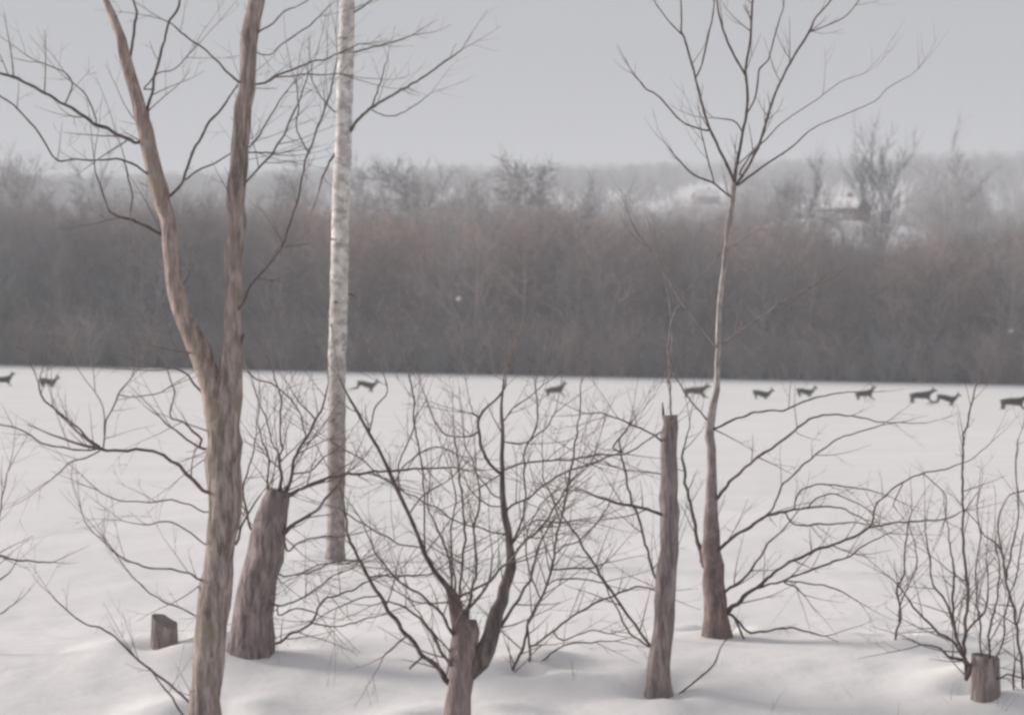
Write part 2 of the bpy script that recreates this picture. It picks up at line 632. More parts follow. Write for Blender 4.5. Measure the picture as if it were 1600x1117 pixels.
EDGE = 231.0                                            # the wood begins here
rng = random.Random(5)
pts = []
for _ in range(2300):
    y = EDGE + 2 + 78 * rng.random() ** 1.15
    x = rng.uniform(-75, 75)
    prof = 0.95 + 0.16 * nz(x * 0.06, 2.0) + 0.10 * nz(x * 0.2, y * 0.1, 5)
    pxx = CX + x * F / y
    prof *= 1 - 0.13 * ss(1200, 1270, pxx) * (1 - ss(1400, 1470, pxx)) - 0.07 * ss(540, 580, pxx) * (1 - ss(720, 760, pxx))
    s = prof * rng.uniform(0.78, 1.08)
    pts.append((x, y, ground(x, y) - 0.1, rng.uniform(0, 6.28), s, rng.randrange(3) if nz(x * 0.03 + 1.7, y * 0.02, 4) + rng.uniform(-0.3, 0.3) + 0.008 * x > 0 else rng.randrange(3, 5)))
scatter('forest', pts, c_trees, "dense grey brown leafless wood along the far edge of the snow field")
pts = []
for _ in range(1500):
    y = EDGE + 14 * rng.random() ** 1.4
    x = rng.uniform(-75, 75)
    pts.append((x, y, ground(x, y) - 0.05, rng.uniform(0, 6.28), rng.uniform(0.35, 1.25), rng.randrange(3)))
scatter('brushwood', pts, c_brush, "thick leafless brush along the foot of the far wood")
pts = []
tries = 0
CLEAR = [(1330, 345, 85), (1100, 312, 45), (590, 315, 26), (1400, 318, 30), (705, 330, 24)]
while len(pts) < 11500 and tries < 70000:
    tries += 1
    y = 400 + 1010 * rng.random() ** 0.8
    x = rng.uniform(-1, 1) * (60 + y * 0.26)
    z = ground(x, y)
    px, py = CX + x * F / y, HY - (z - CAMZ) * F / y
    if nz(x * 0.008, y * 0.006, 8) < -0.6: continue
    if any((px - a) ** 2 + ((py - b) * 2.2) ** 2 < r * r for a, b, r in CLEAR): continue
    pts.append((x, y, z - 0.1, rng.uniform(0, 6.28), rng.uniform(0.4, 0.8), rng.randrange(3)))
scatter('hillside_wood', pts, c_trees, "hazy leafless woods covering the distant hillside")

# taller trees that stand out above the wood, one by one
STAND = [
    # px, top py, distance, seed, spread, label
    (22, 232, 330, 1, 0.7, "tall hazy leafless tree at the left edge of the picture above the wood"),
    (75, 268, 318, 2, 0.8, "hazy leafless tree above the wood, second from the left edge"),
    (135, 286, 326, 3, 0.6, "small hazy leafless tree above the wood below the forked tree's longest left branch"),
    (455, 262, 335, 4, 0.8, "hazy leafless tree above the wood just left of the white birch trunk"),
    (590, 262, 345, 5, 0.7, "pale leafless tree above the wood just right of the white birch trunk"),
    (664, 268, 340, 6, 0.9, "wide leafless tree above the wood with white snow showing between its limbs"),
    (722, 262, 336, 7, 0.55, "upright leafless tree left of the big rounded crown above the wood"),
    (792, 256, 322, 8, 0.95, "dark rounded leafless crown standing highest over the middle of the wood"),
    (936, 280, 350, 9, 0.9, "low rounded grey crown above the wood midway between birch and slender tree"),
    (1262, 278, 340, 10, 0.6, "small dark leafless tree just left of the snow covered farmhouse roof"),
    (1373, 238, 350, 11, 0.42, "tall forked leafless tree rising beside the farmhouse on the right"),
    (1505, 238, 380, 12, 0.5, "thin solitary leafless tree tip rising over the wood near the right edge"),
]
for px, py, D, sd, sp, lab in STAND:
    x = (px - CX) * D / F
    g = ground(x, D)
    h = CAMZ + (HY - py) * D / F - g
    mm = wood_tree(300 + sd, h * 1.0, sp, M['forest'], rmin=0.045 if sd in (6, 8) else 0.026, dense=4 if sd in (8,) else 2, lean=0.05 * math.sin(sd * 2.3), name='crown')
    # split the trunk from the crown: the first tube is the trunk (10 rings of 6)
    nv = 60
    vv = [v.co.copy() for v in mm.vertices]
    ff = [tuple(p.vertices) for p in mm.polygons]
    r = empty('leafless_tree', (x, D, g))
    tag(r, lab, 'tree', 'trees rising above the far wood')
    for nm, sel in (('trunk', [f for f in ff if f[0] < nv]), ('crown', [f for f in ff if f[0] >= nv])):
        off = 0 if nm == 'trunk' else nv
        m2 = bpy.data.meshes.new(nm)
        m2.from_pydata([tuple(v) for v in (vv[:nv] if nm == 'trunk' else vv[nv:])], [], [tuple(i - off for i in f) for f in sel])
        m2.materials.append(mm.materials[0])
        o = bpy.data.objects.new(nm, m2)
        COL.objects.link(o)
        o.parent = r
    bpy.data.meshes.remove(mm)

# ------------------------------------------------------------------ houses on the slope behind the wood
M['brick'] = flat("red_brown_wall", (0.20, 0.11, 0.10), var=0.2, scale=1.2)
M['white_wall'] = flat("white_wall", (0.66, 0.63, 0.62), var=0.06, scale=0.8)
M['roofsnow'] = flat("roof_snow", (0.85, 0.84, 0.84), var=0.03, scale=0.6)
M['eave'] = flat("dark_eave", (0.10, 0.06, 0.055), var=0.2, scale=2)
M['pane'] = flat("window_glass", (0.03, 0.03, 0.035), rough=0.15, spec=0.6)
M['chim'] = flat("chimney_brick", (0.22, 0.12, 0.10), var=0.2, scale=3)

def box(b, x0, x1, y0, y1, z0, z1):
    i = len(b.v)
    b.v += [Vector(p) for p in ((x0, y0, z0), (x1, y0, z0), (x1, y1, z0), (x0, y1, z0), (x0, y0, z1), (x1, y0, z1), (x1, y1, z1), (x0, y1, z1))]
    b.f += [tuple(i + k for k in f) for f in ((3, 2, 1, 0), (4, 5, 6, 7), (0, 1, 5, 4), (1, 2, 6, 5), (2, 3, 7, 6), (3, 0, 4, 7))]

def house(px, py, w, dep, hw, hr, wall, label, rz=0.0, gable_front=False, d_hint=None):
    D = d_hint or hit(px, py, 330)
    x = (px - CX) * D / F
    z = ground(x, D)
    z = min(z, ground(x + w / 2, D), ground(x - w / 2, D)) - 0.2
    r = empty('house', (x, D, z))
    r.rotation_euler.z = rz
    tag(r, label, 'house', 'houses on the slope behind the wood')
    # walls with gable ends
    b = MB()
    a, c = w / 2, dep / 2
    if gable_front:
        prof = [(-a, 0), (a, 0), (a, hw), (0, hw + hr), (-a, hw)]
        b.v += [Vector((p[0], -c, p[1])) for p in prof] + [Vector((p[0], c, p[1])) for p in prof]
    else:
        prof = [(-c, 0), (c, 0), (c, hw), (0, hw + hr), (-c, hw)]
        b.v += [Vector((-a, p[0], p[1])) for p in prof] + [Vector((a, p[0], p[1])) for p in prof]
    b.f += [(0, 1, 2, 3, 4), (9, 8, 7, 6, 5)] + [(i, i + 5, (i + 1) % 5 + 5, (i + 1) % 5) for i in range(5)]
    b.build('wall', wall, r, smooth=False)
    # two roof slabs with thickness and snow
    e = 0.35
    span, run = (a, c) if gable_front else (c, a)
    sl = hr / span
    for m_, off, th, nm in ((M['eave'], 0.02, 0.28, 'roof'), (M['roofsnow'], 0.31, 0.34, 'roof_snow')):
        b = MB()
        for s in (-1, 1):
            i = len(b.v)
            for u in (-run - e, run + e):
                for (q, zz) in ((0, hw + hr), (s * (span + e), hw - sl * e)):
                    for t in (0, th):
                        b.v.append(Vector((q, u, zz + off + t)) if gable_front else Vector((u, q, zz + off + t)))
            b.f += [tuple(i + k for k in f) for f in ((0, 1, 3, 2), (4, 6, 7, 5), (0, 4, 5, 1), (2, 3, 7, 6), (1, 5, 7, 3), (0, 2, 6, 4))]
        ro = b.build(nm, m_, r, smooth=False)
        if nm == 'roof':
            ch = MB()
            box(ch, 0.8, 1.5, -0.35, 0.35, hw + hr * 0.6, hw + hr + 1.3)
            ch.build('chimney', M['chim'], ro, smooth=False)
    n = max(1, int(w / 2.4))
    for i in range(n):
        xx = -a + w * (i + 0.5) / n
        zt = hw - 0.25
        f = MB(); box(f, xx - 0.5, xx + 0.5, -c - 0.06, -c + 0.02, zt - 1.0, zt)
        fo = f.build('window', M['white_wall'], r, smooth=False)
        g = MB(); box(g, xx - 0.41, xx + 0.41, -c - 0.08, -c - 0.03, zt - 0.92, zt - 0.08)
        g.build('pane', M['pane'], fo, smooth=False)
    return r

house(1319, 341, 7.6, 5.0, 1.9, 1.7, M['brick'], "red brown farmhouse with a thick snowy roof above the wood on the right", rz=-0.6)
house(1299, 353, 3.0, 2.4, 1.4, 0.7, M['white_wall'], "small white outbuilding with snowy roof just below the red brown farmhouse", rz=-0.05)
house(1398, 326, 2.8, 4.0, 2.0, 1.4, M['white_wall'], "narrow white gable-fronted house right of the red brown farmhouse", gable_front=True)
house(1103, 318, 8.0, 6, 2.4, 2.2, M['brick'], "snow roofed house glimpsed behind the slender tree's fork", rz=0.3)

# snow caught in the wood
def clump(px, py, D, s, label, seed):
    b = MB()
    rng = random.Random(seed)
    bm = bmesh.new()
    bmesh.ops.create_icosphere(bm, subdivisions=2, radius=1)
    for v in bm.verts:
        k = 1 + 0.35 * nz(v.co.x * 1.7 + seed, v.co.y * 1.7, v.co.z * 1.7)
        v.co = Vector((v.co.x * s * k, v.co.y * s * 0.8 * k, v.co.z * s * 0.7 * k))
    me = bpy.data.meshes.new('snow_clump')
    bm.to_mesh(me); bm.free()
    me.materials.append(M['roofsnow'])
    me.polygons.foreach_set('use_smooth', [True] * len(me.polygons))
    o = bpy.data.objects.new('snow_clump', me)
    COL.objects.link(o)
    o.location = P(px, py, D)
    tag(o, label, 'snow clump', 'snow clumps caught in the wood')
clump(716, 467, EDGE + 0.8, 0.26, "small bright white snow clump in the dark wood right of the birch trunk", 3)
clump(1579, 517, EDGE + 0.6, 0.22, "small white snow clump in the dark wood at the right edge", 8)

# ------------------------------------------------------------------ deer
M['deer'] = flat("deer_coat", (0.046, 0.037, 0.033), var=0.25, scale=4)
def deer_mesh(pose):
    """pose: gallop phase of the four legs; facing +X, built in metres with feet near z = 0"""
    legs, neck, pitch = pose
    bm = bmesh.new()
    sk = bm.verts.layers.skin.verify()
    def V(p, rx, ry=None, root=False):
        v = bm.verts.new(p)
        v[sk].radius = (rx, ry or rx)
        v[sk].use_root = root
        return v
    def chain(a, items):
        for p, r in items:
            b = V(p, r)
            bm.edges.new((a, b))
            a = b
        return a
    c, s = math.cos(pitch), math.sin(pitch)
    def R(x, y, z):
        return (x * c - (z - 0.72) * s, y, 0.72 + x * s + (z - 0.72) * c)
    pelvis = V(R(-0.40, 0, 0.76), 0.16, 0.17, True)
    loin = V(R(-0.18, 0, 0.76), 0.15, 0.17); bm.edges.new((pelvis, loin))
    belly = V(R(0.05, 0, 0.73), 0.155, 0.185); bm.edges.new((loin, belly))
    chest = V(R(0.30, 0, 0.73), 0.15, 0.195); bm.edges.new((belly, chest))
    nb = V(R(0.43, 0, 0.83), 0.10, 0.13); bm.edges.new((chest, nb))
    n1 = V(R(0.43 + neck[0] * 0.5, 0, 0.83 + neck[1] * 0.5), 0.075, 0.085); bm.edges.new((nb, n1))
    hd = V(R(0.43 + neck[0], 0, 0.83 + neck[1]), 0.062, 0.07); bm.edges.new((n1, hd))
    chain(hd, [(R(0.43 + neck[0] + 0.10, 0, 0.83 + neck[1] - 0.02), 0.047), (R(0.43 + neck[0] + 0.19, 0, 0.83 + neck[1] - 0.055), 0.028)])
    for sy in (-1, 1):
        chain(hd, [(R(0.43 + neck[0] - 0.03, sy * 0.055, 0.83 + neck[1] + 0.07), 0.022), (R(0.43 + neck[0] - 0.08, sy * 0.10, 0.83 + neck[1] + 0.15), 0.016)])
    chain(pelvis, [(R(-0.53, 0, 0.80), 0.05), (R(-0.60, 0, 0.77), 0.025)])
    for i, (anchor, x0) in enumerate(((pelvis, -0.40), (pelvis, -0.40), (chest, 0.29), (chest, 0.29))):
        sy = -1 if i % 2 else 1
        j = legs[i]
        rr = (0.085, 0.05, 0.024, 0.02, 0.018) if i < 2 else (0.07, 0.04, 0.022, 0.018, 0.016)
        y = sy * 0.085
        chain(anchor, [(R(x0 + dx, y, 0.76 + dz), r) for (dx, dz), r in zip(j, rr)])
    me = bpy.data.meshes.new('deer_skeleton')
    bm.to_mesh(me); bm.free()
    o = bpy.data.objects.new('deer_skeleton', me)
    COL.objects.link(o)
    o.modifiers.new('skin', 'SKIN').use_smooth_shade = True
    o.modifiers.new('sub', 'SUBSURF').levels = 1
    dg = bpy.context.evaluated_depsgraph_get()
    out = bpy.data.meshes.new_from_object(o.evaluated_get(dg))
    out.name = 'deer'
    bpy.data.objects.remove(o)
    bpy.data.meshes.remove(me)
    out.materials.clear()
    out.materials.append(M['deer'])
    out.polygons.foreach_set('use_smooth', [True] * len(out.polygons))
    return out

UPN, FWN = (0.14, 0.21), (0.22, 0.12)
HIND_BACK = [(-0.06, -0.14), (-0.08, -0.34), (-0.36, -0.42), (-0.56, -0.60), (-0.66, -0.64)]
HIND_BACK2 = [(-0.04, -0.14), (-0.02, -0.35), (-0.28, -0.47), (-0.44, -0.68), (-0.52, -0.72)]
HIND_UNDER = [(0.02, -0.14), (0.20, -0.32), (0.06, -0.50), (0.24, -0.70), (0.32, -0.73)]
HIND_UNDER2 = [(0.0, -0.14), (0.15, -0.33), (-0.03, -0.50), (0.10, -0.71), (0.17, -0.74)]
FORE_FWD = [(0.06, -0.16), (0.18, -0.32), (0.42, -0.42), (0.58, -0.52), (0.65, -0.53)]
FORE_FWD2 = [(0.05, -0.16), (0.14, -0.34), (0.32, -0.52), (0.44, -0.66), (0.50, -0.68)]
FORE_TUCK = [(0.02, -0.16), (0.08, -0.34), (0.26, -0.46), (0.12, -0.58), (0.04, -0.60)]
FORE_BACK = [(0.0, -0.16), (-0.03, -0.35), (-0.10, -0.55), (-0.22, -0.71), (-0.18, -0.75)]
POSES = {
    'stretch': ((HIND_BACK, HIND_BACK2, FORE_FWD, FORE_FWD2), FWN, 0.02),
    'gather': ((HIND_UNDER, HIND_UNDER2, FORE_TUCK, FORE_BACK), (0.12, 0.27), -0.08),
    'land': ((HIND_BACK2, HIND_BACK, FORE_FWD2, FORE_BACK), (0.12, 0.27), -0.18),
    'leap': ((HIND_BACK2, HIND_BACK2, FORE_TUCK, FORE_TUCK), UPN, 0.08),
}
DM = {k: deer_mesh(v) for k, v in POSES.items()}
DEER = [
    # body px, py, pose, yaw deg, label
    (4, 590, 'leap', 10, 0, "dark deer running half cut off by the left edge of the picture"),
    (73, 592, 'gather', -20, 6, "dark deer running near the left edge, behind the forked tree's low twigs"),
    (571, 600, 'land', 8, 5, "dark deer coming down from a bound just right of the birch trunk"),
    (868, 607, 'leap', 4, -3, "lone deer leaping above the middle of the low spreading tree's right branches"),
    (1086, 609, 'stretch', -12, 0, "deer running between the broken-off trunk and the slender tree"),
    (1187, 611, 'gather', 12, 9, "first deer to the right of the slender tree, rump raised"),
    (1256, 608, 'gather', -8, 6, "second deer to the right of the slender tree, head held high"),
    (1352, 613, 'leap', 6, -3, "third deer to the right of the slender tree, hind legs trailing"),
    (1440, 617, 'stretch', 4, -2, "rear deer of the close pair on the right, stretched out in full gallop"),
    (1478, 621, 'land', -6, 4, "front deer of the close pair on the right, head low"),
    (1583, 626, 'stretch', 0, 0, "stretched galloping deer leaving the picture at the right edge"),
]
for px, py, pose, yaw, pit, lab in DEER:
    D = 166.0
    x = (px - CX) * D / F
    o = bpy.data.objects.new('deer', DM[pose])
    COL.objects.link(o)
    sc_ = 1.18 if pose == 'stretch' else 1.02
    o.scale = (sc_, sc_, sc_)
    o.rotation_euler = (0, math.radians(pit), math.radians(yaw))
    zmin = min(v.co.z * math.cos(math.radians(pit)) - v.co.x * math.sin(math.radians(pit)) for v in DM[pose].vertices) * sc_
    # stand where the sight line to the body, 0.8 m above the snow, meets that height
    best = min((abs((CAMZ + (HY - py) * d / F) - (ground((px - CX) * d / F, d) + 0.46)), d) for d in [150 + 0.5 * i for i in range(70)])
    D = best[1]
    x = (px - CX) * D / F
    o.location = (x, D, ground(x, D) - zmin - 0.44)
    tag(o, lab, 'deer', 'deer running across the snow field')

# ------------------------------------------------------------------ foreground trees
# A: the tall forked tree on the left
D_A = 13.6
A = Tree('bare_tree', D_A, 11, M['trunk'], "tall forked bare tree with two stems in the left foreground")
A.limb([(320, 1160, 54), (322, 1117, 50), (328, 1000, 49), (341, 870, 46), (348, 800, 53), (351, 720, 55), (353, 665, 48), (357, 620, 42), (358, 580, 36), (360, 540, 31), (363, 480, 27), (366, 400, 27), (368, 320, 29), (372, 260, 28), (378, 200, 28), (384, 140, 26), (391, 70, 25), (399, 0, 24), (410, -90, 20), (415, -220, 15), (425, -380, 9)], 'trunk', k=0.0, root=True, tw=0.2, tl=0.3)
SL = A.limb([(348, 700, 42), (340, 640, 42), (330, 595, 38), (314, 555, 34), (294, 510, 30), (278, 460, 26), (269, 410, 24), (262, 360, 23), (255, 318, 25), (242, 280, 28), (231, 228, 25), (215, 161, 21), (201, 107, 18), (188, 62, 16), (175, 27, 14), (163, -5, 12), (140, -90, 10), (125, -220, 7)], 'stem', m=M['tan'], k=0.12, tw=0.25, tl=0.3)
for args in [
    ([(212, 223, 9), (150, 193, 9), (102, 164, 8), (48, 134, 8), (21, 121, 8), (0, 115, 7), (-70, 92, 5)], 0.9),
    ([(274, 379, 8), (236, 358, 8), (199, 342, 7), (172, 331, 5), (160, 300, 4), (152, 278, 4), (146, 250, 3)], 0.6),
    ([(242, 280, 6), (196, 252, 6), (161, 250, 5), (115, 250, 5), (89, 250, 5), (75, 232, 5), (54, 199, 5), (20, 165, 5), (0, 150, 5), (-40, 122, 4)], 0.7),
    ([(262, 312, 8), (285, 285, 7), (293, 258, 7), (322, 199, 7), (346, 170, 6), (366, 140, 4)], 0.5),
    ([(287, 282, 5), (316, 262, 5), (345, 250, 4), (380, 228, 3)], 0.3),
    ([(230, 222, 7), (230, 183, 7), (247, 97, 7), (260, 48, 6), (282, 0, 6), (300, -60, 4)], 0.7),
    ([(372, 128, 6), (345, 104, 5), (322, 81, 5), (277, 46, 4), (255, 30, 3)], 0.7),
    ([(202, 108, 6), (207, 64, 7), (212, 27, 7), (209, 0, 6), (205, -50, 4)], 0.5),
    ([(193, 252, 4), (201, 280, 4), (207, 307, 4), (204, 330, 3)], 0.3),
    ([(386, 140, 7), (400, 134, 6), (424, 124, 6), (481, 99, 5), (518, 89, 4), (560, 70, 3)], 0.9),
    ([(424, 124, 4), (450, 119, 4), (475, 117, 4), (529, 116, 3)], 0.6),
    ([(394, 60, 5), (410, 46, 5), (427, 35, 4), (443, 19, 4), (462, 11, 3)], 0.6),
    ([(420, 86, 3), (440, 70, 4), (491, 35, 4), (510, 15, 2)], 0.5),
    ([(364, 500, 7), (400, 436, 6), (435, 395, 6), (460, 330, 5), (472, 277, 5), (483, 236, 5), (502, 188, 5), (518, 134, 4), (526, 94, 3)], 0.8),
    ([(483, 240, 4), (464, 204, 4), (466, 165, 4), (462, 129, 3)], 0.6),
    ([(372, 300, 5), (405, 262, 5), (430, 234, 5), (456, 185, 5), (467, 161, 4), (480, 120, 3)], 0.7),
    ([(374, 250, 4), (411, 201, 4), (427, 172, 4), (454, 134, 3)], 0.6),
    ([(374, 242, 4), (400, 239, 4), (448, 239, 3)], 0.6),
    ([(362, 556, 9), (372, 545, 9), (380, 522, 7)], 0.0),
    ([(225, 140, 4), (245, 116, 4), (272, 108, 3), (300, 80, 3)], 0.6),
    ([(100, 163, 4), (112, 140, 4), (105, 115, 3), (60, 98, 3)], 0.6),
    ([(150, 193, 4), (140, 160, 4), (118, 132, 3)], 0.6),
    # low limbs to the left
    ([(322, 768, 9), (293, 741, 9), (261, 714, 8), (223, 702, 8), (190, 703, 8), (167, 704, 8), (156, 699, 9)], 0.2),
    ([(158, 700, 5), (116, 703, 5), (64, 692, 5), (32, 671, 4), (0, 663, 4)], 0.6),
    ([(156, 698, 6), (145, 690, 5), (107, 657, 5), (70, 625, 5), (60, 600, 4)], 0.6),
    ([(160, 698, 4), (161, 690, 4), (167, 657, 4), (185, 617, 4), (205, 590, 3)], 0.6),
    ([(156, 702, 4), (145, 711, 4), (107, 725, 4), (81, 749, 3)], 0.5),
    ([(163, 680, 3), (161, 636, 3), (148, 612, 3)], 0.4),
    ([(319, 701, 7), (300, 692, 6), (282, 679, 5), (250, 652, 4)], 0.6),
    ([(316, 686, 7), (300, 674, 6), (285, 660, 5), (268, 655, 4), (266, 644, 4), (271, 614, 4), (261, 577, 3)], 0.5),
    ([(317, 616, 7), (303, 600, 6), (293, 585, 5), (270, 575, 4)], 0.4),
    ([(185, 617, 3), (223, 620, 3), (258, 609, 3)], 0.4),
    ([(325, 800, 4), (295, 789, 4), (268, 781, 4), (236, 784, 4), (205, 782, 4), (175, 778, 3), (153, 765, 3)], 0.9),
    ([(320, 850, 4), (297, 832, 4), (262, 814, 4), (220, 820, 3), (190, 812, 2)], 0.9),
    ([(320, 908, 7), (300, 898, 6), (285, 892, 5), (236, 888, 5), (215, 881, 5), (185, 868, 4), (155, 840, 3), (132, 815, 3)], 1.0),
    ([(305, 960, 4), (270, 945, 4), (240, 930, 4), (200, 892, 3), (175, 857, 3)], 0.8),
    ([(300, 1100, 6), (269, 1072, 6), (234, 1045, 6), (210, 1026, 5), (172, 989, 5), (126, 970, 4), (80, 930, 3)], 0.5),
    ([(300, 1135, 6), (285, 1115, 6), (258, 1075, 5), (242, 1056, 4), (215, 1030, 3)], 0.4),
    ([(370, 850, 7), (380, 815, 6), (392, 795, 5), (410, 770, 3)], 0.5),
]:
    A.limb(args[0], k=None, tw=args[1], tl=0.4, lev=2)
A.done()

# trunk behind A: thick and cut back
D2 = hit(394, 1016)
B2 = Tree('lopped_tree', D2, 22, M['trunk2'], "thick lopped trunk with side shoots directly behind the forked tree")
B2.limb([(393, 1016, 62), (401, 930, 62), (413, 870, 57), (425, 815, 50), (433, 780, 42), (436, 764, 34)], 'trunk', k=0.0, root=True, tw=0)
for pts_, tw_ in [
    ([(450, 775, 12), (467, 765, 9), (515, 746, 8), (572, 738, 7), (642, 733, 6), (717, 730, 4)], 0.8),
    ([(445, 830, 11), (464, 816, 8), (494, 797, 7), (515, 773, 6), (540, 740, 4)], 0.8),
    ([(441, 772, 11), (454, 751, 9), (458, 722, 8), (478, 684, 7), (494, 657, 6), (507, 628, 5), (512, 600, 3)], 0.9),
    ([(436, 772, 10), (439, 740, 8), (434, 715, 6), (440, 700, 6), (437, 665, 5), (440, 630, 5), (435, 609, 4), (428, 585, 3)], 0.9),
    ([(428, 785, 8), (418, 755, 6), (420, 720, 5), (410, 690, 4), (402, 660, 3)], 0.9),
    ([(478, 684, 4), (470, 650, 4), (450, 620, 4), (425, 600, 4), (400, 592, 4), (385, 580, 3)], 0.7),
    ([(440, 720, 4), (425, 690, 4), (415, 650, 4), (405, 630, 3)], 0.8),
    ([(430, 1006, 7), (451, 992, 6), (486, 973, 6), (505, 938, 6), (550, 922, 5), (575, 908, 4), (610, 896, 3)], 0.6),
    ([(486, 973, 4), (521, 978, 4), (560, 970, 4), (588, 962, 3)], 0.6),
    ([(445, 900, 5), (454, 898, 4), (480, 895, 4), (521, 879, 4), (561, 876, 3)], 0.9),
    ([(440, 945, 5), (458, 940, 5), (485, 925, 4), (520, 900, 4), (545, 890, 3)], 0.9),
    ([(448, 860, 5), (470, 846, 4), (500, 838, 4), (530, 840, 3)], 0.9),
    ([(456, 742, 4), (485, 735, 4), (505, 715, 4), (530, 700, 3)], 0.8),
    ([(494, 657, 4), (480, 640, 4), (462, 620, 3), (450, 600, 2)], 0.8),
    ([(395, 830, 7), (386, 800, 6), (380, 760, 5), (392, 720, 4), (400, 680, 3)], 0.6),
    ([(435, 960, 4), (470, 950, 4), (500, 962, 3)], 0.8),
]:
    B2.limb(pts_, tw=tw_ * 1.5, tl=0.42, lev=2)
B2.done()

# birch
DB = hit(522, 872)
K = Tree('birch_tree', DB, 33, M['birch'], "slim white-barked birch with its left edge lit, right of the forked tree", limb_m=M['twig'])
K.limb([(524, 874, 29.9), (525, 800, 28.2), (526, 700, 28.2), (526, 600, 28.2), (528, 520, 28.2), (531, 400, 28.2), (534, 280, 27.3), (537, 200, 26.4), (540, 110, 25.5), (543, 0, 23.8), (546, -120, 21.1), (548, -300, 15.8), (550, -520, 7.9)], 'trunk', k=0.0, root=True, tw=0, rough=0.08, wob=0.5)
for pts_, tw_ in [
    ([(547, 205, 9), (552, 197, 8), (580, 169, 7), (620, 145, 6), (660, 122, 5), (695, 97, 5), (722, 78, 3)], 0.25),
    ([(580, 169, 5), (590, 140, 4), (599, 113, 3), (606, 90, 2)], 0.3),
    ([(580, 172, 3), (610, 182, 3), (642, 169, 3), (674, 145, 2)], 0.2),
    ([(550, 82, 6), (569, 78, 5), (623, 64, 4), (642, 56, 3)], 0.4),
    ([(552, 20, 5), (570, 8, 4), (590, -6, 3)], 0.3),
    ([(534, 232, 8), (523, 241, 7), (510, 262, 6), (503, 280, 4), (498, 300, 3)], 0.3),
    ([(531, 180, 4), (515, 168, 4), (500, 150, 3), (488, 125, 3)], 0.5),
    ([(545, -20, 6), (590, -70, 5), (640, -140, 3)], 0.5),
    ([(545, -80, 6), (500, -150, 5), (460, -240, 3)], 0.5),
    ([(545, 460, 4), (553, 462, 4), (556, 466, 3)], 0.0),
]:
    K.limb(pts_, tw=tw_, tl=0.5)
K.done()

# small stump far left
def stump(name, px, py, w, h, m, label, cat='stump', seed=1, spike=0.25):
    D = hit(px, py)
    x = (px - CX) * D / F
    g = ground(x, D)
    r = empty(name, (x, D, g))
    tag(r, label, cat)
    R_ = 0.5 * w * D / F
    Hh = h * D / F
    b = MB()
    n, rings = 22, 7
    for j in range(rings):
        t = j / (rings - 1)
        for k in range(n):
            a = 2 * math.pi * k / n
            rr = R_ * (1.12 - 0.16 * t) * (1 + 0.10 * nz(math.cos(a) * 2 + seed, math.sin(a) * 2, t) + 0.05 * nz(k * 1.3, seed))
            zt = -0.2 + (Hh + 0.2) * t
            if j == rings - 1: zt += Hh * spike * (0.45 * math.cos(a - 2.6) + 0.25 * nz(math.cos(a) * 1.3 + seed, math.sin(a) * 1.3))
            b.v.append(Vector((math.cos(a) * rr, math.sin(a) * rr, zt)))
    for j in range(rings - 1):
        for k in range(n):
            a0, a1 = j * n + k, j * n + (k + 1) % n
            b.f.append((a0, a1, a1 + n, a0 + n))
    b.build('bark', m, r)
    c = MB()
    top = [v.copy() for v in b.v[-n:]]
    cen = sum(top, Vector()) / n
    cen.z -= 0.01
    c.v = [v * 1.0 for v in top] + [cen]
    for v in c.v[:n]:
        v.x *= 0.995; v.y *= 0.995; v.z -= 0.004
    c.f = [(k, (k + 1) % n, n) for k in range(n)]
    c.build('cut_face', M['wood'], r, smooth=False)
    return r, D
stump('tree_stump', 257, 1011, 42, 42, M['trunk2'], "small low dark stump in the snow left of the forked tree", seed=4, spike=0.55)

# B: low spreading coppiced tree in the centre
D_B = 13.9
M['coppice'] = bark('coppice_bark', (0.22, 0.165, 0.163), (0.40, 0.315, 0.31))
height_blend(M['coppice'], (0.46, 0.48, 0.48), 0.88, 0.62)      # young limbs darker than the old stool
Bt = Tree('spreading_tree', D_B, 44, M['coppice'], "low spreading bare tree with short split trunk at bottom centre")
Bt.limb([(714, 1165, 46), (716, 1117, 42), (720, 1060, 38), (724, 1020, 42), (722, 985, 34), (715, 957, 24), (709, 935, 20), (701, 916, 12), (679, 892, 10), (663, 865, 10), (652, 833, 9), (636, 797, 9), (615, 754, 9), (591, 700, 8), (577, 679, 8), (558, 644, 7), (542, 617, 5), (530, 590, 3)], 'trunk', k=0, root=True, tw=0.45, rough=0.2, tl=0.4)
Bt.limb([(727, 1010, 28), (735, 985, 24), (738, 968, 14)], 'broken_limb', k=0.1, tw=0, rough=0.3)
Bt.limb([(728, 1050, 28), (748, 1030, 32), (768, 992, 26), (784, 938, 19), (797, 884, 17), (793, 835, 13), (787, 792, 12), (784, 738, 10), (784, 680, 9), (784, 630, 7), (787, 590, 4)], 'stem', m=M['limb'], k=0.15, tw=0.6, rough=0.3, tl=0.4)
Bt.limb([(708, 1075, 12), (690, 1051, 11), (661, 1024, 10), (623, 975, 10), (593, 930, 9), (561, 873, 8), (542, 833, 7), (540, 800, 6), (530, 760, 4)], 'stem', k=0.3, tw=0.7, tl=0.4)
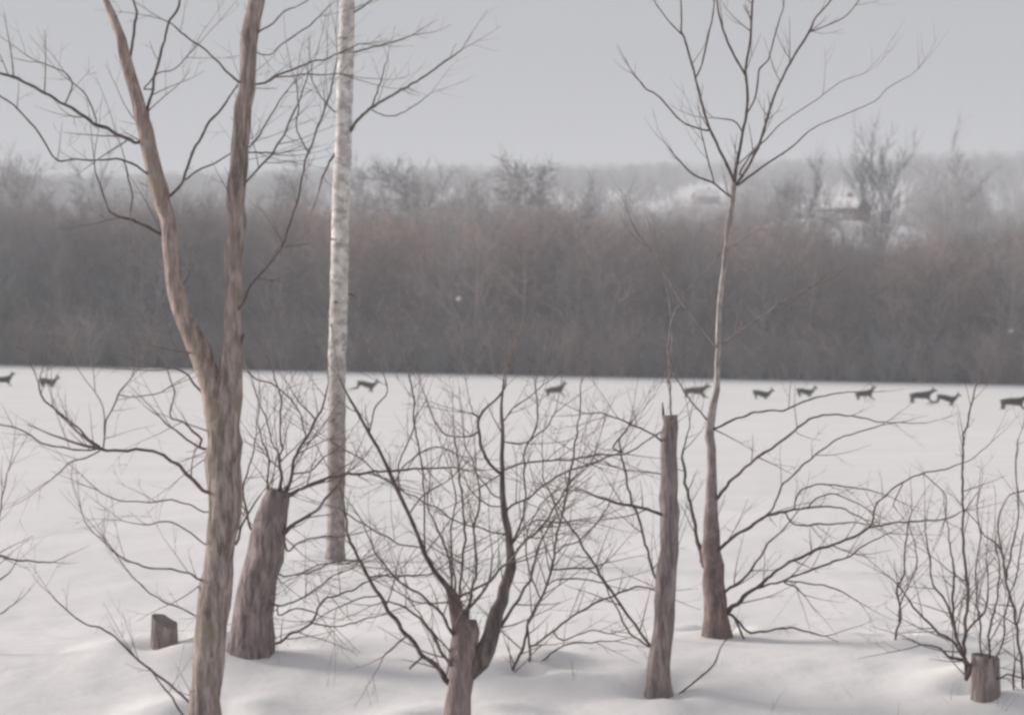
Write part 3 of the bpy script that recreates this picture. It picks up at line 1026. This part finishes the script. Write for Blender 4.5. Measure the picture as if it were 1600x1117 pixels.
for pts_, tw_ in [
    ([(708, 930, 8), (706, 911, 7), (701, 871, 6), (690, 840, 6), (679, 817, 5), (668, 790, 4), (672, 750, 3)], 0.8),
    ([(712, 935, 8), (722, 930, 7), (765, 908, 7), (790, 880, 6)], 0.3),
    ([(718, 965, 8), (725, 957, 8), (752, 927, 7), (765, 905, 5), (770, 870, 4)], 0.4),
    ([(785, 741, 8), (779, 738, 8), (760, 714, 8), (749, 684, 8), (749, 650, 7), (765, 632, 6), (784, 614, 6), (792, 590, 3)], 0.5),
    ([(749, 652, 5), (740, 647, 5), (730, 645, 3)], 0.3),
    ([(748, 674, 6), (736, 680, 5), (717, 684, 4), (695, 679, 4), (680, 660, 3)], 0.8),
    ([(583, 900, 5), (628, 900, 5), (674, 896, 4)], 0.7),
    ([(635, 992, 5), (615, 1010, 5), (599, 1026, 4)], 0.2),
    ([(661, 1024, 6), (648, 1036, 6), (639, 1043, 5)], 0.0),
    ([(704, 1015, 6), (698, 1010, 5), (669, 978, 4), (650, 950, 3)], 0.6),
    ([(706, 940, 5), (680, 941, 4), (650, 940, 4), (620, 925, 3)], 0.6),
    ([(663, 865, 5), (664, 813, 5), (663, 781, 5), (658, 717, 5), (647, 665, 5), (647, 625, 5), (639, 585, 4)], 0.8),
    ([(626, 772, 4), (623, 725, 4), (642, 684, 4), (650, 650, 3)], 0.8),
    ([(716, 940, 7), (725, 857, 6), (725, 819, 6), (722, 778, 5), (717, 735, 5), (712, 690, 3)], 0.9),
    ([(712, 930, 5), (705, 850, 5), (706, 820, 4), (712, 780, 4), (705, 740, 3)], 0.9),
    ([(790, 835, 5), (763, 829, 4), (714, 813, 4), (679, 792, 4), (626, 765, 4), (588, 738, 4), (567, 719, 4), (534, 700, 3)], 0.7),
    ([(664, 868, 5), (658, 855, 4), (631, 852, 4), (588, 830, 4), (550, 808, 4), (530, 795, 3)], 0.7),
    ([(790, 800, 6), (800, 789, 6), (827, 778, 5), (859, 751, 5), (889, 735, 5), (945, 717, 4), (975, 700, 3)], 0.8),
    ([(786, 735, 6), (800, 730, 5), (827, 722, 5), (897, 717, 5), (934, 711, 5), (977, 708, 5), (1007, 692, 4)], 0.8),
    ([(800, 850, 6), (815, 815, 6), (821, 776, 5), (819, 711, 5), (832, 680, 5), (840, 663, 5), (840, 631, 4), (835, 600, 3)], 0.9),
    ([(794, 860, 5), (830, 815, 4), (875, 816, 4), (905, 812, 3)], 0.8),
    ([(784, 690, 4), (800, 692, 5), (822, 690, 4), (850, 670, 4), (868, 645, 3)], 0.8),
    ([(788, 780, 4), (770, 770, 4), (748, 745, 4), (735, 712, 3), (725, 690, 3)], 0.8),
    ([(787, 790, 4), (765, 790, 4), (740, 770, 3), (728, 750, 3)], 0.7),
    ([(615, 754, 4), (630, 730, 4), (660, 705, 4), (690, 700, 3), (720, 712, 3)], 0.8),
    ([(577, 679, 4), (585, 640, 4), (605, 612, 3), (600, 585, 3)], 0.8),
    ([(593, 930, 4), (560, 935, 4), (525, 950, 3), (495, 968, 3)], 0.7),
    ([(561, 873, 4), (545, 880, 4), (505, 880, 3), (470, 895, 3)], 0.7),
    ([(640, 800, 4), (665, 770, 4), (700, 750, 3), (715, 735, 3)], 0.8),
    ([(784, 660, 4), (800, 640, 4), (825, 622, 3), (850, 600, 3)], 0.8),
    ([(728, 985, 9), (735, 930, 8), (746, 880, 7), (740, 830, 6), (750, 780, 5), (744, 735, 3)], 0.8),
    ([(716, 1005, 9), (692, 962, 8), (660, 930, 7), (622, 908, 6), (585, 860, 5), (570, 820, 3)], 0.8),
    ([(775, 985, 9), (800, 950, 8), (828, 905, 7), (838, 860, 6), (860, 820, 4)], 0.8),
    ([(797, 884, 8), (815, 850, 7), (845, 825, 6), (880, 770, 5), (900, 740, 3)], 0.8),
    ([(705, 1040, 9), (680, 1000, 8), (650, 960, 6), (610, 940, 5), (580, 945, 3)], 0.7),
]:
    Bt.limb(pts_, tw=tw_ * 1.7, tl=0.42, lev=2)
Bt.done()

# shrub right of it
DE = hit(826, 1055)
E = Tree('bare_shrub', DE, 55, M['twig'], "thin bare shrub between the low spreading tree and the broken-off trunk", 'shrub')
E.limb([(797, 1062, 9), (808, 1030, 8), (821, 1000, 8), (830, 962, 8), (854, 916, 7), (864, 879, 7), (875, 817, 6), (889, 751, 6), (899, 692, 5), (905, 647, 4), (908, 600, 3)], 'stem', k=0.1, root=True, tw=0.9, tl=0.35)
for pts_, tw_ in [
    ([(830, 1066, 7), (828, 1040, 7), (827, 1005, 6), (824, 980, 5)], 0.0),
    ([(830, 1046, 6), (850, 1030, 5), (867, 1016, 5), (889, 1005, 4), (930, 1003, 4), (960, 1000, 3)], 0.3),
    ([(838, 1008, 6), (846, 1000, 6), (864, 984, 6), (921, 946, 6), (958, 930, 6), (999, 916, 5), (1012, 917, 4)], 0.7),
    ([(864, 889, 5), (890, 888, 5), (918, 887, 5), (945, 880, 3)], 0.8),
    ([(867, 865, 4), (885, 850, 4), (902, 847, 4), (929, 822, 4), (950, 790, 3)], 0.8),
    ([(852, 918, 4), (870, 905, 4), (915, 905, 4), (940, 910, 3)], 0.8),
    ([(889, 751, 4), (905, 740, 4), (925, 720, 3), (935, 690, 3)], 0.9),
    ([(875, 817, 4), (865, 780, 4), (850, 750, 3), (848, 710, 3)], 0.9),
    ([(845, 935, 4), (830, 900, 4), (822, 860, 4), (828, 820, 3), (850, 780, 3)], 0.9),
    ([(864, 984, 4), (880, 1000, 4), (920, 985, 3), (955, 990, 3)], 0.5),
]:
    E.limb(pts_, tw=tw_ * 1.7, tl=0.4, lev=2)
E.done()

# D: broken-off trunk
DD = hit(1028, 1087)
Dt = Tree('dead_trunk', DD, 66, M['dead'], "upright broken-off dead trunk without a crown, right of centre")
Dt.limb([(1028, 1088, 40), (1030, 1040, 36), (1033, 1005, 35), (1038, 940, 33), (1045, 860, 31), (1047, 760, 28), (1046, 690, 25), (1046, 648, 22)], 'trunk', k=0.02, root=True, tw=0, rough=0.2)
for pts_, tw_ in [
    ([(1036, 655, 8), (1036, 640, 7), (1035, 628, 3)], 0.0),
    ([(1022, 1016, 10), (1018, 1010, 8), (999, 986, 7), (975, 954, 7), (956, 924, 7), (934, 892, 7), (913, 857, 6), (891, 822, 5), (870, 790, 3)], 0.7),
    ([(1018, 1012, 5), (985, 989, 5), (961, 946, 4), (945, 915, 3)], 0.4),
    ([(1030, 920, 6), (1026, 911, 5), (1015, 871, 6), (999, 813, 6), (988, 786, 6), (980, 754, 6), (972, 717, 5), (968, 690, 4), (980, 670, 3)], 0.8),
    ([(1036, 803, 9), (1010, 796, 8), (972, 786, 8), (940, 779, 6), (910, 765, 3)], 0.5),
    ([(1036, 690, 6), (1015, 676, 5), (988, 663, 5), (945, 647, 4), (915, 645, 3)], 0.8),
    ([(975, 705, 4), (958, 700, 5), (972, 682, 5), (990, 655, 3)], 0.5),
    ([(1034, 740, 4), (1015, 738, 4), (985, 735, 3), (955, 728, 3)], 0.8),
]:
    Dt.limb(pts_, tw=tw_ * 1.4, tl=0.38, lev=2)
Dt.done()

# young whip behind D
DS = hit(1047, 1000)
S = Tree('young_tree', DS, 77, M['slender'], "thin young stem rising behind the broken-off trunk", limb_m=M['pale'])
S.limb([(1049, 1000, 6), (1049, 900, 6), (1048, 760, 6), (1048, 639, 6), (1046, 585, 5), (1044, 545, 4), (1047, 515, 4), (1054, 488, 3), (1064, 466, 3), (1080, 447, 3), (1101, 428, 2), (1122, 400, 2)], 'trunk', k=0.05, root=True, tw=0.25, tl=0.4)
S.limb([(1046, 580, 4), (1050, 520, 4), (1042, 450, 3), (1030, 400, 2), (1022, 370, 1.5)], k=0.1, tw=0.3, tl=0.3)
S.done()

# F: slender tree
DF = hit(1120, 992)
Ft = Tree('slender_tree', DF, 88, M['slender'], "slender tree with a fine upswept crown, right of the broken-off trunk", limb_m=M['twig'])
Ft.limb([(1121, 994, 42), (1118, 960, 36), (1115, 910, 34), (1111, 860, 30), (1111, 815, 25), (1111, 785, 19), (1112, 750, 16), (1111, 700, 15), (1109, 660, 16), (1115, 630, 13), (1122, 585, 11), (1123, 545, 11), (1124, 490, 11), (1131, 420, 11), (1137, 360, 11), (1143, 320, 11), (1147, 285, 11)], 'trunk', k=0.0, root=True, tw=0.06, rough=0.14, tl=0.3)
Ft.limb([(1147, 288, 10), (1149, 269, 9), (1160, 210, 8), (1168, 161, 8), (1165, 107, 7), (1172, 67, 7), (1176, 0, 6), (1182, -80, 4), (1190, -190, 2)], 'leader', k=0.1, tw=0.7, tl=0.3, lev=1, wob=0.3, up=0.9)
for pts_, tw_ in [
    ([(1147, 284, 8), (1141, 269, 8), (1109, 201, 7), (1095, 156, 7), (1085, 115, 6), (1069, 59, 6), (1065, 51, 5), (1064, 0, 4), (1060, -60, 2)], 0.35),
    ([(1065, 54, 4), (1042, 30, 3), (1025, 5, 2)], 0.2),
    ([(1106, 204, 5), (1085, 199, 4), (1063, 188, 4), (1028, 150, 4), (1010, 140, 4), (1001, 129, 4)], 0.2),
    ([(1088, 120, 4), (1095, 107, 4), (1106, 59, 5), (1114, 21, 4), (1118, -20, 3)], 0.3),
    ([(1165, 118, 6), (1141, 75, 6), (1125, 30, 5), (1120, 0, 4), (1112, -50, 3)], 0.35),
    ([(1159, 205, 4), (1152, 193, 4), (1144, 188, 4), (1114, 184, 3)], 0.3),
    ([(1150, 288, 7), (1160, 275, 7), (1184, 231, 7), (1198, 188, 7), (1213, 142, 6), (1240, 89, 6), (1264, 51, 6), (1275, 27, 4), (1299, 0, 4), (1320, -40, 2)], 0.3),
    ([(1264, 51, 4), (1315, 30, 3), (1337, 8, 3), (1350, -15, 2)], 0.2),
    ([(1167, 178, 4), (1181, 150, 5), (1187, 107, 5), (1200, 95, 4), (1212, 50, 4), (1224, 13, 3)], 0.3),
    ([(1152, 290, 6), (1172, 275, 6), (1200, 255, 5), (1240, 228, 4), (1270, 201, 3), (1318, 180, 2.5), (1367, 158, 2), (1388, 137, 2), (1423, 118, 1.5)], 0.12),
    ([(1155, 272, 5), (1175, 240, 5), (1200, 215, 4), (1221, 193, 3), (1273, 158, 2.5), (1313, 129, 2), (1350, 115, 1.5)], 0.12),
    ([(1145, 310, 5), (1125, 295, 5), (1112, 285, 5), (1085, 274, 5), (1063, 253, 4), (1040, 225, 2)], 0.3),
    ([(1116, 288, 4), (1112, 271, 4), (1104, 242, 4), (1095, 204, 3)], 0.2),
    ([(1124, 545, 6), (1112, 533, 5), (1085, 498, 5), (1060, 463, 5), (1023, 401, 4), (1000, 370, 3)], 0.26),
    ([(1124, 540, 6), (1150, 522, 5), (1190, 495, 5), (1225, 470, 4), (1270, 448, 3)], 0.26),
    ([(1100, 885, 12), (1090, 840, 9), (1079, 792, 8), (1069, 743, 8), (1066, 711, 6), (1072, 690, 4), (1078, 660, 3)], 0.5),
    ([(1108, 660, 5), (1095, 645, 4), (1080, 628, 4), (1065, 605, 3), (1055, 590, 3)], 0.4),
    # low limbs sweeping right
    ([(1114, 670, 7), (1122, 668, 6), (1149, 655, 6), (1181, 644, 5), (1224, 640, 5), (1254, 628, 5), (1281, 620, 4), (1324, 612, 3)], 0.15),
    ([(1116, 785, 9), (1128, 768, 8), (1160, 733, 7), (1200, 704, 7), (1235, 679, 6), (1270, 652, 6), (1318, 649, 4), (1388, 660, 3), (1453, 660, 2)], 0.2),
    ([(1190, 812, 6), (1208, 792, 5), (1221, 760, 5), (1235, 746, 5), (1264, 719, 5), (1307, 687, 4), (1375, 665, 3)], 0.15),
    ([(1118, 862, 9), (1141, 843, 8), (1176, 819, 8), (1200, 805, 7), (1240, 797, 6), (1281, 792, 5), (1313, 792, 4), (1334, 803, 4), (1350, 811, 3)], 0.4),
    ([(1240, 797, 4), (1248, 770, 4), (1267, 760, 4), (1294, 757, 4), (1353, 765, 3), (1390, 775, 2)], 0.15),
    ([(1262, 795, 4), (1275, 778, 4), (1307, 773, 4), (1334, 784, 3), (1356, 797, 3)], 0.2),
    ([(1225, 800, 4), (1243, 819, 4), (1281, 819, 5), (1340, 816, 3)], 0.4),
    ([(1126, 962, 12), (1141, 951, 11), (1163, 932, 10), (1181, 916, 9), (1200, 903, 9), (1221, 887, 8), (1248, 872, 8), (1281, 856, 8), (1307, 849, 7), (1358, 824, 7), (1367, 794, 5), (1385, 773, 5), (1410, 754, 5), (1442, 739, 4), (1469, 735, 4), (1495, 727, 3), (1522, 714, 3), (1549, 690, 2)], 0.3),
    ([(1358, 824, 5), (1399, 816, 5), (1442, 813, 5), (1479, 811, 4), (1500, 800, 3)], 0.3),
    ([(1122, 930, 8), (1136, 922, 8), (1160, 906, 7), (1181, 879, 6), (1200, 849, 5), (1222, 830, 4), (1240, 805, 3)], 0.5),
    ([(1181, 918, 6), (1200, 914, 6), (1224, 907, 6), (1254, 895, 6), (1302, 877, 6), (1329, 868, 5), (1350, 852, 4), (1388, 833, 3)], 0.4),
    ([(1224, 907, 5), (1262, 911, 4), (1294, 916, 4), (1321, 927, 3), (1342, 941, 3)], 0.4),
    ([(1224, 908, 4), (1245, 918, 4), (1258, 930, 3)], 0.3),
    ([(1126, 955, 9), (1144, 962, 7), (1157, 986, 6), (1166, 1008, 4)], 0.0),
    ([(1144, 960, 6), (1165, 985, 6), (1187, 988, 6), (1221, 980, 5), (1248, 984, 5), (1289, 994, 3)], 0.3),
    ([(1442, 739, 3), (1460, 755, 3), (1477, 775, 3), (1478, 811, 3)], 0.1),
    ([(1412, 752, 3), (1395, 790, 3), (1402, 800, 2)], 0.1),
]:
    Ft.limb(pts_, tw=tw_ * (1.9 if pts_[0][1] > 700 else 1.5), tl=0.36, lev=2 if pts_[0][1] > 600 else 1, m=M['pale'] if tw_ == 0.26 else None, wob=1.0 if pts_[0][1] > 600 else 0.3, up=0.2 if pts_[0][1] > 600 else 0.8)
Ft.done()

# G: sprouting stump, lower right
st, DG = stump('sprouting_stump', 1540, 1086, 46, 62, M['dead'], "short sawn stump with bare shoots at lower right", seed=9, spike=0.12)
G = Tree('shoots', DG, 99, M['twig'], "", limb_m=M['twig'])
G.root = st
G.o = Vector(st.location)
for pts_, tw_ in [
    ([(1518, 1040, 9), (1506, 1032, 9), (1482, 1024, 7), (1469, 1013, 6), (1439, 1005, 4)], 0.5),
    ([(1516, 1040, 8), (1485, 1000, 7), (1458, 981, 6), (1423, 943, 5), (1412, 925, 4), (1395, 905, 3)], 0.7),
    ([(1512, 1060, 10), (1506, 1016, 9), (1509, 978, 8), (1512, 924, 8), (1506, 871, 7), (1504, 800, 6), (1504, 738, 6), (1506, 679, 5), (1513, 657, 5), (1524, 604, 3)], 0.6),
    ([(1510, 1030, 6), (1498, 1005, 7), (1490, 967, 7), (1490, 898, 6), (1486, 860, 4), (1480, 820, 3)], 0.9),
    ([(1500, 1010, 5), (1477, 938, 6), (1458, 914, 5), (1452, 865, 5), (1446, 830, 3)], 0.8),
    ([(1508, 990, 6), (1517, 978, 6), (1538, 954, 6), (1545, 920, 4), (1540, 870, 3)], 0.9),
    ([(1544, 1030, 6), (1547, 978, 6), (1557, 938, 5), (1562, 890, 4), (1555, 850, 3)], 0.9),
    ([(1534, 1030, 5), (1530, 970, 5), (1524, 900, 4), (1532, 840, 4), (1526, 790, 3)], 0.9),
    ([(1556, 1060, 6), (1575, 1055, 5), (1600, 1058, 4), (1630, 1050, 3)], 0.4),
    ([(1552, 1040, 5), (1568, 1000, 5), (1572, 950, 4), (1590, 890, 4), (1600, 830, 3)], 0.9),
]:
    G.limb(pts_, part='shoot', tw=tw_ * 1.5, tl=0.36, lev=2)
G.done()

# neighbours of the stump
DN = hit(1592, 1075)
Nn = Tree('bare_shrub', DN, 111, M['twig'], "bare shrub cut off by the right edge beside the sawn stump", 'shrub')
Nn.limb([(1600, 1078, 8), (1595, 1027, 8), (1589, 978, 7), (1579, 933, 7), (1571, 903, 6), (1565, 860, 6), (1552, 845, 5), (1538, 836, 4), (1525, 815, 3)], 'stem', k=0.1, root=True, tw=0.9, tl=0.34)
for pts_ in [
    [(1584, 1078, 6), (1585, 1050, 6), (1586, 1035, 4)],
    [(1572, 905, 5), (1580, 860, 5), (1592, 800, 4), (1587, 738, 4), (1590, 684, 3)],
    [(1588, 975, 5), (1605, 920, 5), (1612, 860, 4), (1600, 790, 3)],
    [(1602, 1060, 6), (1625, 980, 6), (1640, 880, 5), (1630, 780, 3)],
    [(1565, 860, 4), (1560, 815, 4), (1572, 780, 3), (1585, 770, 3)],
]:
    Nn.limb(pts_, tw=0.9, tl=0.32)
Nn.done()

DN2 = hit(1400, 999)
N2 = Tree('bare_shrub', DN2, 122, M['twig'], "thin upright twiggy shrub left of the sawn stump", 'shrub')
N2.limb([(1399, 999, 6), (1403, 978, 6), (1407, 957, 6), (1401, 919, 6), (1412, 898, 5), (1415, 844, 4), (1424, 800, 3)], 'stem', k=0.05, root=True, tw=0.9, tl=0.4)
N2.limb([(1404, 970, 5), (1412, 930, 4), (1432, 885, 4), (1428, 840, 3)], tw=0.9, tl=0.3)
N2.done()

# twig in the snow between D and F
DW = hit(1062, 1083)
Wt = Tree('bare_seedling', DW, 133, M['twig'], "slanting thin shoot in the snow just right of the broken-off trunk's foot", 'seedling')
Wt.limb([(1061, 1084, 5), (1085, 1064, 5), (1109, 1045, 5), (1122, 1022, 4), (1130, 1003, 3), (1145, 985, 2)], 'stem', k=0.2, root=True, tw=0.25, tl=0.15)
Wt.done()

# shrub reaching in from the left edge
DL = hit(10, 1020)
Lt = Tree('bare_shrub', DL, 144, M['twig_thin'], "faint twiggy shrub reaching in at the left edge", 'shrub')
Lt.limb([(-35, 1030, 9), (-30, 980, 8), (-18, 930, 7), (-8, 880, 6), (0, 800, 4), (10, 740, 3)], 'stem', k=0.1, root=True, tw=0.9, tl=0.4)
for pts_ in [
    [(-22, 862, 5), (0, 868, 5), (24, 875, 5), (83, 879, 3)],
    [(-18, 930, 4), (0, 905, 4), (15, 895, 3), (25, 880, 2)],
    [(-28, 970, 4), (0, 960, 4), (20, 945, 3)],
]:
    Lt.limb(pts_, tw=0.5, tl=0.25)
Lt.done()

# dry stalks poking through the near snow
gs = MB()
rng = random.Random(71)
for _ in range(70):
    x, y = rng.uniform(-3.2, 3.2), rng.uniform(13.2, 18.5)
    if nz(x * 0.9, y * 0.9, 3) < 0.0: continue
    for _k in range(rng.randint(1, 3)):
        p = Vector((x + rng.uniform(-0.06, 0.06), y + rng.uniform(-0.06, 0.06), 0))
        p.z = ground(p.x, p.y) - 0.03
        d = Vector((rng.gauss(0, 0.35), rng.gauss(0, 0.35), 1)).normalized()
        twig(gs, p, d, rng.uniform(0.05, 0.17), 0.0016, rng, 0, up=-0.3, curl=0.3, sides=3)
go_ = gs.build('dry_stalks', M['twig_thin'])
tag(go_, "sparse dry stalks poking through the foreground snow", 'dry grass', None, 'stuff')

# ------------------------------------------------------------------ winter haze
hb = MB()
box(hb, -1310, 1310, -210, 1910, -14.0, 104.0)
hm = bpy.data.materials.new("winter_haze")
hm.use_nodes = True
hn = hm.node_tree
hn.nodes.clear()
ho = hn.nodes.new('ShaderNodeOutputMaterial')
pv = hn.nodes.new('ShaderNodeVolumePrincipled')
pv.inputs['Color'].default_value = (0.90, 0.945, 1.0, 1)
pv.inputs['Density'].default_value = 0.0006
pv.inputs['Anisotropy'].default_value = 0.0
hn.links.new(pv.outputs[0], ho.inputs['Volume'])
hz = hb.build('haze', hm, smooth=False)
tag(hz, "thin grey winter haze over the field and hills", None, None, "stuff")
